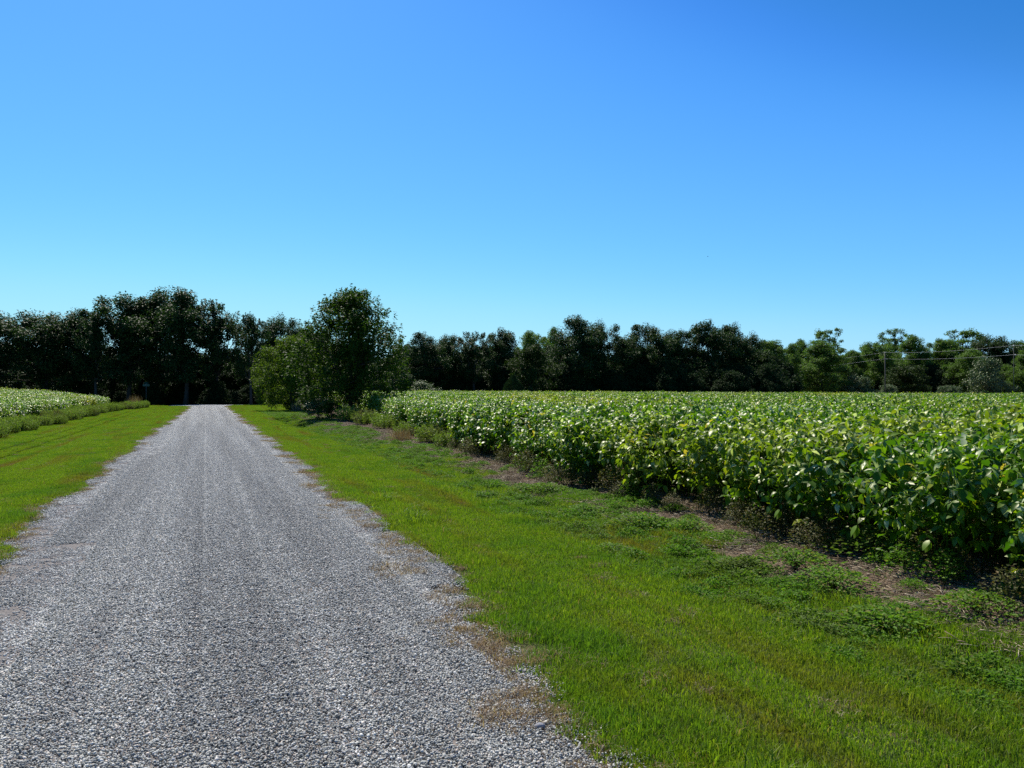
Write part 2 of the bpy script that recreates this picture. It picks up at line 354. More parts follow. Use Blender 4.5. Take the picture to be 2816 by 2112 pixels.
gx, gy = np.meshgrid(np.arange(-4.25, 4.3, .5), np.arange(-4, 86, .5)); gx = gx.ravel(); gy = gy.ravel()
inn = (gx > edge_l(gy) + .55 + .2*np.sin(gy*.35)) & (gx < edge_r(gy) - .12); bx, by = gx[inn], gy[inn]
n1 = len(bx)
def kc(x, y):
    l = np.clip((x - edge_l(y))/.95, 0, 1); r = np.clip((edge_r(y) + .10 - x)/.15, 0, 1)
    mid = (x > edge_l(y) + 1.2) & (x < edge_r(y) - .6)
    return np.minimum(.55 + .45*l, 1)*(l > 0)*(r)*np.where(mid, .25, 1)
sx_, sy_ = scatter((-2.4, 2.4), (-3, 84), 110, kc)
allx = np.concatenate([bx, sx_]); ally = np.concatenate([by, sy_]); n2 = len(sx_)
pts = np.stack([allx, ally, H(allx, ally) + np.where(np.arange(n1 + n2) < n1, -.001, .006)], 1)
rot = np.zeros((n1 + n2, 3)); rot[:n1, 2] = R.integers(0, 4, n1)*np.pi/2; rot[n1:, 2] = R.uniform(0, 6.28, n2)
instancer('gravel', pts, rot, np.ones((n1 + n2, 3)), np.concatenate([R.integers(0, 4, n1), R.integers(4, 8, n2)]), tiles + clus)['label'] = 'loose blue grey gravel stones covering the road'

# a larger stone by the road edge
r = R.uniform(.85, 1.12, (12, 1)); sv, sf = IV*r*[.034, .026, .018], IF
so_ = link('stone', mesh('stone', sv, [sf], M['rock'], smooth=True)); bv = so_.modifiers.new('round', 'SUBSURF'); bv.levels = bv.render_levels = 2
x_, y_ = world_at(1484, 3.72); so_.location = (x_, y_, float(H(x_, y_)) + .025)
tag(so_, 'rounded grey stone lying on the gravel near the dry grass edge', 'stone')

# ------------------------------------------------------------------ grass and low weeds
def grass_patch(n, half, l0, l1, w, bend=(.1, .7)):
    P = np.stack([R.uniform(-half, half, n), R.uniform(-half, half, n), np.full(n, -.008)], 1)
    a = R.uniform(0, 6.28, n); D = np.stack([np.cos(a), np.sin(a), 0*a], 1)
    V, Fc = blades(P, D, R.uniform(l0, l1, n), R.uniform(.6, 1.3, n)*w, R.uniform(*bend, n))
    return mesh('grass_patch', V, Fc, M['grass'], np.repeat(np.clip(R.normal(.5, .22, n), 0, 1), 5))
short = [grass_patch(3200, .27, .02, .05, .0042) for _ in range(4)]
longer = [grass_patch(700, .22, .04, .10, .005) for _ in range(3)]
tall = [grass_patch(160, .12, .10, .24, .006, (.2, .9)) for _ in range(2)]
def weed_patch(n, rad, h, mat, ls=.022, seedcol=(.5, .25)):
    g = Geo(); P = np.stack([R.normal(0, rad*.5, n), R.normal(0, rad*.5, n), np.zeros(n)], 1)
    rr = np.hypot(P[:, 0], P[:, 1])/rad; P[:, 2] = h*np.clip(1 - rr**2*.6, .1, 1)*R.uniform(.15, 1, n)**.6
    D = nrm(np.concatenate([P[:, :2]*2/rad + R.normal(0, .8, (n, 2)), R.uniform(-.2, .9, (n, 1))], 1)); N = nrm(R.normal(0, .5, (n, 3)) + [0, 0, 1.2])
    L = R.uniform(.6, 1.4, n)*ls; V, Fc = diamonds(P, D, N, L*1.3, L*.75)
    g.add(V, Fc, np.repeat(np.clip(R.normal(*seedcol, n), 0, 1), 4))
    for _ in range(max(4, n//60)):
        a = R.uniform(0, 6.28); q = R.uniform(.2, .8)*rad
        V, Fc = tube([(0, 0, 0), (q*.5*math.cos(a), q*.5*math.sin(a), h*.5), (q*math.cos(a), q*math.sin(a), h*.75)], [.003, .002, .001], 3); g.add(V, Fc, .9)
    return g.build('weed_patch', mat)
lowweed = [weed_patch(420, .2, .045, M['weed'], .016) for _ in range(4)]
lowtuft = [weed_patch(520, .16, .11, M['weed'], .018) for _ in range(3)]

def put(x, y, dz=0.): return np.stack([x, y, H(x, y) + dz], 1)
def rz(n, tilt=0): return np.stack([R.normal(0, tilt, n), R.normal(0, tilt, n), R.uniform(0, 6.28, n)], 1)
def sc3(n, a, b): s = R.uniform(a, b, n); return np.stack([s, s, s*R.uniform(.85, 1.2, n)], 1)

# mown lawn right
def lawn(name, x0, x1, keep, label, y1=86.):
    gx, gy = np.meshgrid(np.arange(x0, x1, .45), np.arange(-3, y1, .45)); gx = gx.ravel() + R.uniform(-.04, .04, gx.size); gy = gy.ravel()
    m = keep(gx, gy); x, y = gx[m], gy[m]; n = len(x)
    rot = np.zeros((n, 3)); rot[:, 2] = R.integers(0, 4, n)*np.pi/2
    ex, ey, er, es, ei = [x], [y], [rot], [sc3(n, .95, 1.1)], [R.integers(0, 4, n)]
    return ex, ey, er, es, ei
def right_edge(y): return edge_r(y) + .12 + .05*np.sin(y*1.3) + .05*np.sin(y*3.1 + 1)
def left_edge(y): return edge_l(y) - .12 - .08*np.sin(y*1.7)
def add(parts, x, y, s0, s1, i0, i1, tilt=.05):
    n = len(x); parts[0].append(x); parts[1].append(y); parts[2].append(rz(n, tilt)); parts[3].append(sc3(n, s0, s1)); parts[4].append(R.integers(i0, i1, n))
LIB = short + longer + tall + lowweed + lowtuft
pr = lawn('r', 2.0, 7.2, lambda x, y: (x > right_edge(y) + .2) & (x < np.where(y < 44, 3.75 + .12*np.sin(y*.8) + .1*np.sin(y*2.1), 7.4)), '')
x, y = scatter((1.7, 3.2), (-2, 84), 42, lambda x, y: (x > right_edge(y)) & (x < right_edge(y) + .6)); add(pr, x, y, .5, 1.0, 4, 7)
x, y = scatter((1.9, 2.9), (0, 12), 2.5, lambda x, y: (x > right_edge(y) + .05) & (x < right_edge(y) + .6)); add(pr, x, y, .7, 1.1, 7, 9)
x, y = scatter((3.5, 5.3), (-3, 46), 26, lambda x, y: np.clip((5.0 - x)*1.5 + .9*np.sin(y*1.3 + x*2)*np.sin(x*3.7 + y*.4), .0, 1)); add(pr, x, y, .7, 1.2, 4, 7)
def fin(name, pr, label):
    x = np.concatenate(pr[0]); y = np.concatenate(pr[1])
    o = instancer(name, put(x, y), np.concatenate(pr[2]), np.concatenate(pr[3]), np.concatenate(pr[4]), LIB); o['label'] = label; return o
fin('grass', pr, 'mown green grass verge between the gravel road and the weedy field edge')
pl = lawn('l', -9.0, -1.0, lambda x, y: (x < left_edge(y) - .2) & (x > np.where(y < 72, -7.0, -30)) , '')
x, y = scatter((-30, -9), (76, 84), .5); add(pl, x, y, 3, 4, 0, 4)
x, y = scatter((-2.6, -1.0), (2, 84), 36, lambda x, y: (x < left_edge(y)) & (x > left_edge(y) - .4)); add(pl, x, y, .5, 1.0, 4, 7)
fin('grass', pl, 'mown bright green grass verge left of the gravel road')

# low broad weeds, unmown strip beside the field
wp = [[], [], [], [], []]
pat = lambda x, y: np.clip(.35 + (5.0 - x)*1.2 + np.where(y > 22, .7, 0) + 1.3*np.sin(y*1.1 + x*2.2)*np.sin(x*3.3 + y*.5), 0, 1)
x, y = scatter((3.65, 6.2), (-3, 60), 50, pat); add(wp, x, y, .6, 1.1, 9, 13)
x, y = scatter((3.9, 5.9), (-3, 50), 14, lambda x, y: np.maximum(pat(x, y), .22)); add(wp, x, y, .5, 1.1, 13, 16)
fin('weeds', wp, 'low broad leaved weeds growing between mown grass and bare soil')

# dry grass along the road edges
def drytuft(n, rad, l, w=.003, bend=(.4, 1.3)):
    P = np.stack([R.normal(0, rad*.5, n), R.normal(0, rad*.5, n), np.full(n, .0)], 1)
    a = R.uniform(0, 6.28, n); D = np.stack([np.cos(a), np.sin(a), 0*a], 1)
    V, Fc = blades(P, D, R.uniform(.4, 1.2, n)*l, w, R.uniform(*bend, n))
    return mesh('dry_tuft', V, Fc, M['dry'], np.repeat(np.clip(R.normal(.45, .28, n), 0, 1), 5))
dl = [drytuft(110, .12, .05) for _ in range(4)] + [drytuft(50, .07, .035) for _ in range(2)]
def kd(x, y): 
    c = right_edge(y) - .02; b = .45 + .55*np.sin(y*1.9 + 3*np.sin(y*.7))
    w = .08 + .13*np.clip(b, 0, 1)
    return np.exp(-((x - c + w*.6)/w)**2)*(.45 + .5*np.clip(b, 0, 1))
x, y = scatter((.9, 2.6), (-2, 84), 95, kd)
def kl(x, y): return np.exp(-((x - left_edge(y) - .08)/.14)**2)*.6
x2, y2 = scatter((-2.7, -.9), (1, 84), 60, kl); x3, y3 = scatter((2.1, 4.6), (0, 30), 1.6); x4, y4 = scatter((-6, -2.4), (6, 40), 1.0)
x5, y5 = [np.concatenate(q) for q in zip(*[(R.normal(a_, c_, k_), R.normal(b_, e_, k_)) for a_, b_, c_, e_, k_ in ((1.62, 7.0, .17, .32, 20), (1.5, 4.75, .16, .3, 14), (1.42, 3.7, .16, .25, 18), (1.62, 10.5, .15, .5, 22), (-1.8, 8.2, .1, .5, 14))])]
x = np.concatenate([x, x2, x3, x4, x5]); y = np.concatenate([y, y2, y3, y4, y5]); n = len(x)
instancer('dry_grass', put(x, y, .012), rz(n, .1), sc3(n, .6, 1.2), R.integers(0, 6, n), dl)['label'] = 'brown dried grass creeping over the gravel road edges'

# straw litter on the bare strip
def litter(n, half):
    g = Geo()
    for _ in range(n):
        p = np.array([R.uniform(-half, half), R.uniform(-half, half), R.uniform(.002, .02)]); a = R.uniform(0, 6.28); L = R.uniform(.03, .14)
        d = np.array([math.cos(a), math.sin(a), R.normal(0, .12)])*L; V, Fc = tube([p, p + d*.5 + [0, 0, .004], p + d], R.uniform(.0012, .003), 3); g.add(V, Fc, R.uniform())
    return g.build('litter', M['straw'])
ll = [litter(70, .25) for _ in range(3)]
x, y = scatter((4.6, 6.6), (-3, 55), 26, lambda x, y: sstep(4.6, 5.3, x)); n = len(x)
instancer('straw', put(x, y, .004), rz(n, .03), sc3(n, .7, 1.2), R.integers(0, 3, n), ll)['label'] = 'pale dead stalks littering the bare soil beside the soybeans'

# ------------------------------------------------------------------ soybeans
def soy_patch(nst, half, hh=.95):
    """upright stems with trifoliate leaves on petioles"""
    g = Geo()
    for _ in range(nst):
        bx, by = R.uniform(-half, half, 2); top = hh*R.uniform(.82, 1.05); lean = R.normal(0, .05, 2)
        base = np.array([bx, by, 0]); tip = np.array([bx + lean[0], by + lean[1], top*.88])
        V, Fc = tube([base, (base + tip)/2, tip], [.004, .0035, .002], 3); g.add(V, Fc, .12)
        k = 14; t = np.concatenate([R.uniform(.2, .65, 4), R.uniform(.6, 1.02, k - 4)])
        az = np.arange(k)*2.4 + R.uniform(0, 6); el = R.uniform(.25, 1.1, k)*np.where(t > .8, 1.3, .8)
        pl = R.uniform(.09, .20, k)
        o = base + (tip - base)*t[:, None]; dirp = np.stack([np.cos(az)*np.cos(el), np.sin(az)*np.cos(el), np.sin(el)], 1); e = o + dirp*pl[:, None]
        for q in range(0, k, 2):
            V, Fc = tube([o[q], e[q]], .0015, 3); g.add(V, Fc, .3)
        rn = np.clip(R.beta(2, 3.2, k)*.85, 0, .76); rn = np.where(R.uniform(size=k) < .02, R.uniform(.9, 1, k), rn)
        for s in (-1, 0, 1):
            a2 = az + s*1.25 + R.normal(0, .2, k); e2 = R.normal(-.15, .5, k)
            D = np.stack([np.cos(a2)*np.cos(e2), np.sin(a2)*np.cos(e2), np.sin(e2)], 1)
            N = nrm(np.stack([R.normal(0, .45, k), R.normal(0, .45, k), np.ones(k)], 1))
            L = R.uniform(.062, .108, k)*np.where(t > .97, .75, 1)
            V, Fc = ovals(e + D*.012*(s != 0), D, N, L, L*R.uniform(.55, .68, k), R.uniform(.02, .2), R.uniform(.05, .6, k))
            g.add(V, Fc, np.repeat(np.where(R.uniform(size=k) < .15*(t > .65), R.uniform(.78, .87, k), rn), 11))  # some upper leaflets get the pale underside and painted glint colours
    return g.build('soy_patch', M['soy'], True)
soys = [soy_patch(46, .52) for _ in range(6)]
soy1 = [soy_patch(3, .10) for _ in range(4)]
def field(name, xr, yr, keep, label, edge=None, hs=1.0):
    st = .86
    gx, gy = np.meshgrid(np.arange(*xr, st), np.arange(*yr, st)); x = gx.ravel(); y = gy.ravel()
    m = keep(x, y); x, y = x[m] + R.uniform(-.12, .12, m.sum()), y[m] + R.uniform(-.12, .12, m.sum()); n = len(x)
    rot = np.zeros((n, 3)); rot[:, 2] = R.integers(0, 4, n)*np.pi/2 + R.normal(0, .15, n)
    und = .06*np.sin(x*.7 + y*.23) + .05*np.sin(y*.9 - x*.4)
    s = np.stack([np.ones(n), np.ones(n), (1 + und)*R.uniform(.93, 1.05, n)*hs], 1); idx = R.integers(0, 6, n)
    ex, ey = edge; ne = len(ex)
    P = np.concatenate([put(x, y), put(ex, ey)]); se = R.uniform(.72, 1.02, ne)*hs
    o = instancer(name, P, np.concatenate([rot, rz(ne, .10)]), np.concatenate([s, np.stack([se/hs*1.1, se/hs*1.1, se], 1)]), np.concatenate([idx, R.integers(6, 10, ne)]), soys + soy1)
    o['label'] = label; return o
def fr(y): return 5.75 + .12*np.sin(y*.9) + .10*np.sin(y*2.3 + 1)
def bnd(y): return fr(y) + .09*np.clip(y - 15, 0, 60)
inr = lambda x, y: (x > bnd(y) + .55) & (x < 9 + y*1.25 + 12)
ex, ey = scatter((5.4, 10.4), (-3, 52), 11, lambda x, y: ((x > bnd(y)) & (x < bnd(y) + .75))*1.0)
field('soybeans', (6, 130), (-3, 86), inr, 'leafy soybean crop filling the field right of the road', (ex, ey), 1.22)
ex, ey = scatter((-9, -7.0), (0, 72), 8, lambda x, y: ((x < -7.4) & (x > -8.1))*1.0)
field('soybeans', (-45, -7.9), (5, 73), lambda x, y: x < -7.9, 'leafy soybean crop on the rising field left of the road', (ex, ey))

# dark small leaved weeds at the foot of the soybeans
bw = [weed_patch(500, .22, .42, M['brownweed'], .022) for _ in range(4)] + [weed_patch(420, .2, .36, M['weed'], .024) for _ in range(2)]
x, y = scatter((5.3, 10.5), (-3, 60), 11, lambda x, y: np.clip(1 - abs(x - bnd(y) - .1)/.4, 0, 1)); n = len(x)
instancer('field_edge_weeds', put(x, y), rz(n, .06), sc3(n, .5, 1.15), R.choice([0, 1, 2, 3, 0, 1, 2, 3, 4, 5], n), bw)['label'] = 'dark straggly weeds at the foot of the right soybean edge'

# feathery weed band in front of the left field
def feather(n, rad, h):
    g = Geo(); ns = n//14
    for _ in range(ns):
        a, q = R.uniform(0, 6.28), rad*R.uniform()**.6; b = np.array([q*math.cos(a)*.7, q*math.sin(a)*.7, 0]); t = b + [q*.4*math.cos(a), q*.4*math.sin(a), h*R.uniform(.65, 1.05)*(1 - .25*(q/rad)**2)]
        V, Fc = tube([b, t], [.003, .001], 3); g.add(V, Fc, 1.)
        k = 14; s = R.uniform(.15, 1, k)[:, None]; P = b + (t - b)*s; D = nrm(R.normal(0, 1, (k, 3)) + [0, 0, .8]); L = R.uniform(.03, .075, k)*h/.5
        V, Fc = diamonds(P, D, R.normal(0, 1, (k, 3)), L, L*.28); g.add(V, Fc, np.repeat(np.clip(R.normal(.45, .2, k) + (.3*(s[:, 0] < .3)), 0, 1), 4))
    return g.build('feather', M['feather'])
fw = [feather(1500, .38, .55) for _ in range(4)]
x, y = scatter((-7.6, -4.5), (0, 77), 9, lambda x, y: np.clip(1 - abs(x + 6.85 - 1.6*sstep(60, 76, y) - .15*np.sin(y*1.1))/.6, 0, 1)); n = len(x)
instancer('weed_band', put(x, y), rz(n, .04), sc3(n, .7, 1.1), R.integers(0, 4, n), fw)['label'] = 'feathery green weed band in front of the left soybean field'

# ------------------------------------------------------------------ plants that stand by themselves
def thing(name, label, cat, loc, rot=0, group=None, scale=(1, 1, 1)):
    o = bpy.data.objects.new(name, None); COL.objects.link(o); o.location = loc; o.rotation_euler = (0, 0, rot); o.scale = scale
    o.empty_display_size = .3
    return tag(o, label, cat, group)

def stems_mesh(rad, h, n=9):
    g = Geo()
    for _ in range(n):
        a, q = R.uniform(0, 6.28), rad*R.uniform(.2, .8); V, Fc = tube([(0, 0, -.02), (q*.4*math.cos(a), q*.4*math.sin(a), h*.5), (q*math.cos(a), q*math.sin(a), h*.85)], [.006, .004, .002], 4); g.add(V, Fc, .5)
    return g.build('stem', M['stem'])
cl_f = [weed_patch(900, .24, .16, M['weed'], .02, (.6, .25)) for _ in range(3)]; cl_s = stems_mesh(.2, .14)
def clump(px, py, s, label):
    d = EYE*F/(py - 1070); x, y = world_at(px, d); z = float(H(x, y))
    t = thing('weed_clump', label, 'weed', (x, y, z), R.uniform(0, 6), 'low weed clumps on the bare strip by the soybeans', (s*1.4, s*1.4, s*R.uniform(.9, 1.15)))
    link('foliage', cl_f[R.integers(3)], t); link('stem', cl_s, t)
for c in [(2430, 1695, 1.0, 'rounded weed clump on bare soil nearest the right edge'), (2690, 1680, .9, 'weed clump at the right edge under the nearest soybeans'),
          (2290, 1600, .95, 'weed clump on orange soil below the white leaved soybean'), (2185, 1552, 1.0, 'broad weed clump beside the pale straw patch'),
          (2020, 1545, .8, 'small weed clump left of the broad one by the straw patch'), (1760, 1440, 1.15, 'round bright weed clump alone on the bare strip'),
          (1895, 1452, .8, 'low weed clump just right of the round bright clump'), (1610, 1400, .9, 'bright weed clump on the strip where soil first widens'),
          (1500, 1350, 1.1, 'spreading weed clump at the upper end of the bare strip'), (1680, 1500, .7, 'weed clump at the lower edge of the strip against the grass'),
          (2400, 1530, 1.5, 'tallest weed clump leaning on the soybean foot at right'), (1440, 1345, .8, 'small weed clump farthest up the bare strip')]: clump(*c)

fb = [feather(2600, .8, 1.0) for _ in range(3)]; fs = stems_mesh(.6, .8, 14)
def wbush(px, py, d, w, h, label):
    x, y = world_at(px, d); t = thing('weed_bush', label, 'weed bush', (x, y, float(H(x, y))), R.uniform(0, 6), 'bushy weeds before the right soybean edge', (w, w, h))
    link('foliage', fb[R.integers(3)], t); link('stem', fs, t)
for c in [(960, 0, 39, .85, .8, 'bushy feathery weed next to the dark tree foot'), (1010, 0, 36, .9, .72, 'bushy feathery weed second from the tree, before the soybeans'),
          (1062, 0, 32, .8, .62, 'bushy weed third from the tree, hiding the soybean foot'), (1118, 0, 27.5, .62, .52, 'bushy weed left of the dried brown tuft'),
          (1190, 0, 24, .7, .60, 'bushy weed right of the dried brown tuft'), (1235, 0, 22, .6, .5, 'smaller bushy weed nearest the camera on the right field edge')]: wbush(*c)
dt = drytuft(500, .3, .45, .006, (.1, .5))
x_, y_ = world_at(1105, 25); tag(link('dry_tuft', dt), 'dried brown tuft between two bushy weeds at the field edge', 'dry tuft').location = (x_, y_, float(H(x_, y_)))
def drybush(px, d, label, s):
    x, y = world_at(px, d); o = tag(link('dry_grass_clump', dt), label, 'dry grass'); o.location = (x, y, float(H(x, y))); o.scale = s
drybush(372, 70, 'tall reddish dried grass clump at the far end of the left field', (1.4, 1.4, 2.6))
drybush(818, 58, 'pale dried brush leaning at the left side of the big tree', (1.2, 1.2, 1.8))

# ------------------------------------------------------------------ trees
def crown_env(kind, u):
    """half width of the crown (0..1) at relative height u (0..1 of the crown)"""
    if kind == 'vase': return np.interp(u, [0, .12, .3, .5, .7, .85, 1], [.5, .88, 1.0, .9, .7, .46, .16])
    if kind == 'shrub': return np.interp(u, [0, .3, .6, .85, 1], [.9, 1, .85, .55, .15])
    if kind == 'round': return np.interp(u, [0, .15, .4, .7, .88, 1], [.6, .85, 1, .88, .6, .2])
    return np.interp(u, [0, .12, .35, .6, .8, .93, 1], [.55, .8, .95, 1, .95, .78, .4])    # oak
def make_tree(kind, Ht, Rw, base, nclump, nleaf, ls, mat, shoot=.5, crad=.16, lobes=5, shell=.6, name='tree'):
    """returns trunk mesh and crown mesh; crown of leaf clumps at limb ends inside an uneven envelope"""
    g = Geo(); tg = Geo(); ch = Ht - base
    ph = R.uniform(0, 6.28, 6); am = R.uniform(.06, .2, 6)
    if kind == 'vase': am = am*.35
    def rad(a, u): return crown_env(kind, u)*Rw*(1 + sum(am[k]*np.sin((k % 3 + 1)*a + ph[k] + u*(3 + 2*k)) for k in range(6))*.6)
    tops = [(R.uniform(0, 6.28), R.uniform(.1, .6)*Rw, R.uniform(.86, 1.0)) for _ in range(lobes)]
    C = []
    while len(C) < nclump:
        u = R.uniform(0, 1)**(1. if kind == 'vase' else .75) if kind != 'oak' else (R.uniform(.42, 1) if R.uniform() < .74 else R.uniform(0, .42)); a = R.uniform(0, 6.28); q = (R.uniform()**(1 - shell*.6))*.92
        r_ = rad(a, u)*q; z = base + u*ch*.95; x, y = r_*math.cos(a), r_*math.sin(a)
        if u > .7:           # tops break up into lobes
            cap = max(t[2]*(1 - .16*(math.hypot(x - t[1]*math.cos(t[0]), y - t[1]*math.sin(t[0]))/(Rw*.5))**2) for t in tops)
            if u > cap: continue
        C.append((x, y, z, u, q))
    C = np.array(C); cr = crad*Rw
    trunkx = R.normal(0, .02*Ht, 2); top = np.array([trunkx[0], trunkx[1], base + ch*.72]); nb = 9
    tt = np.linspace(0, 1, nb); tp = np.stack([trunkx[0]*tt**1.5 + .012*Ht*np.sin(tt*5 + ph[0]), trunkx[1]*tt**1.5 + .01*Ht*np.sin(tt*4 + ph[1]), -.15 + (top[2] + .15)*tt], 1)
    tr = Ht*.016*(1 - .85*tt) + np.where(tt < .06, Ht*.006, 0); V, Fc = tube(tp, tr, 8); tg.add(V, Fc, .5)
    nl = 9 if kind != 'vase' else 12; lim = []
    for k in range(nl):
        j = C[R.integers(len(C))]; zz = min(max(j[2]*.35 + R.uniform(-.05, .1)*Ht, base*.7 + .05*Ht if kind != 'vase' else .12*Ht), top[2]*.85)
        s = np.array([np.interp(zz, tp[:, 2], tp[:, 0]), np.interp(zz, tp[:, 2], tp[:, 1]), zz]); e = j[:3]; q = np.linspace(0, 1, 7)[:, None]
        mid = s + (e - s)*q; mid[:, 2] += -.10*np.linalg.norm(e - s)*np.sin(q[:, 0]*np.pi)*.6; mid += R.normal(0, .012*Ht, mid.shape)*np.sin(q*np.pi)
        V, Fc = tube(mid, Ht*.0065*(1 - .8*q[:, 0]), 5); tg.add(V, Fc, .5); lim.append(mid)
    LP = np.concatenate(lim + [tp[3:]])
    for c in C[:: max(1, len(C)//90)]:
        dd = np.linalg.norm(LP - c[:3], axis=1) + np.where(LP[:, 2] > c[2], 2., 0); s = LP[np.argmin(dd)]; m = (s + c[:3])/2 - [0, 0, .04*np.linalg.norm(s - c[:3])]
        V, Fc = tube([s, m, c[:3]], [Ht*.0025, Ht*.0018, Ht*.0006], 3); tg.add(V, Fc, .5)
    n = nclump*nleaf; ci = np.repeat(np.arange(nclump), nleaf); cc = C[ci]
    csz = np.repeat(R.uniform(.6, 1.35, nclump), nleaf)[:, None]*cr
    off = R.normal(0, 1, (n, 3)); off /= (np.linalg.norm(off, axis=1)[:, None] + 1e-6); off *= R.uniform(0, 1, (n, 1))**.5
    st = np.stack([np.ones(n), np.ones(n), .75 + shoot*(cc[:, 3]**1.5)*1.6], 1)
    P = cc[:, :3] + off*csz*st
    if shoot > .45:          # leafy shoots: leaves gather round upright twigs
        ns = nclump*5; si = R.integers(0, nclump, n); k = R.integers(0, 5, n); sh = R.normal(0, .55, (nclump, 5, 3))*cr; sh[..., 2] *= .5
        tip = sh[ci, k]; hh = R.uniform(0, 1, n); up = np.stack([cc[:, 0]*.25, cc[:, 1]*.25, Rw*np.ones(n)], 1)/Rw
        P2 = cc[:, :3] + tip + up*(hh[:, None] - .3)*csz*1.9 + R.normal(0, .16, (n, 3))*csz*(1.1 - .7*hh[:, None])
        P = np.where((R.uniform(size=n) < .75)[:, None], P2, P)
    P[:, 2] = np.maximum(P[:, 2], .1)
    o = P - cc[:, :3]; D = nrm(o*[1, 1, .2]/cr + R.normal(0, .6, (n, 3)) + [0, 0, -.45]); N = nrm(R.normal(0, .55, (n, 3)) + [0, 0, 1.])
    L = R.uniform(.7, 1.35, n)*ls; V, Fc = diamonds(P, D, N, L, L*R.uniform(.45, .65, n), .12)
    g.add(V, Fc, np.repeat(np.clip(R.normal(.5, .2, n), 0, 1), 4))
    V = np.concatenate(tg.V)
    return tg.build('trunk', M['bark'], True), g.build('crown', mat)

PROTO = {}
def protos(key, k, *a, **kw): PROTO[key] = [make_tree(*a, **kw) for _ in range(k)]
protos('oak', 6, 'oak', 12, 3.6, 2.2, 125, 230, .20, M['oak'], shoot=.35, crad=.19, shell=.45)
protos('gappy', 3, 'oak', 12, 3.0, 3.4, 70, 210, .20, M['oak'], shoot=.6, crad=.17, shell=.2)
protos('round', 4, 'round', 12, 4.2, 1.0, 190, 190, .20, M['green'], shoot=.2, crad=.16, lobes=4, shell=.6)
protos('sparse', 2, 'oak', 12, 2.6, 4.0, 90, 90, .2, M['green'], shoot=.1, crad=.15, lobes=5, shell=.2)
protos('small', 3, 'round', 6, 2.6, .5, 110, 140, .16, M['olive'], shoot=.4, crad=.17, shell=.5)
protos('pale', 2, 'shrub', 4, 2.2, .1, 90, 110, .14, M['pale'], shoot=.3, crad=.18, shell=.5)
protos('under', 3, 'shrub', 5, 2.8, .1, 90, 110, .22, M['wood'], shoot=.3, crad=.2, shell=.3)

DIMS = {'oak': (12, 3.6), 'gappy': (12, 3.0), 'round': (12, 4.2), 'sparse': (12, 2.6), 'small': (6, 2.6), 'pale': (4, 2.2), 'under': (5, 2.8)}
CNT = {}
def tree(key, name, px, topy, wpx, d, label, cat='tree', group=None):
    x, y = world_at(px, d); z = float(H(x, y)); h = EYE + (1070 - topy)/F*d - z; h *= 1.035 if key in ('oak', 'gappy') else 1.07; rw = wpx/2/F*d*(1.32 if key in ('oak', 'gappy') else 1.2)
    H0, R0 = DIMS[key]; c = CNT.get(key, 0); CNT[key] = c + 1; tm, cm = PROTO[key][c % len(PROTO[key])]
    t = thing(name, label, cat, (x, y, z), R.uniform(0, 6.28), group, (rw/R0, rw/R0, h/H0))
    link('trunk', tm, t); link('crown', cm, t); return t

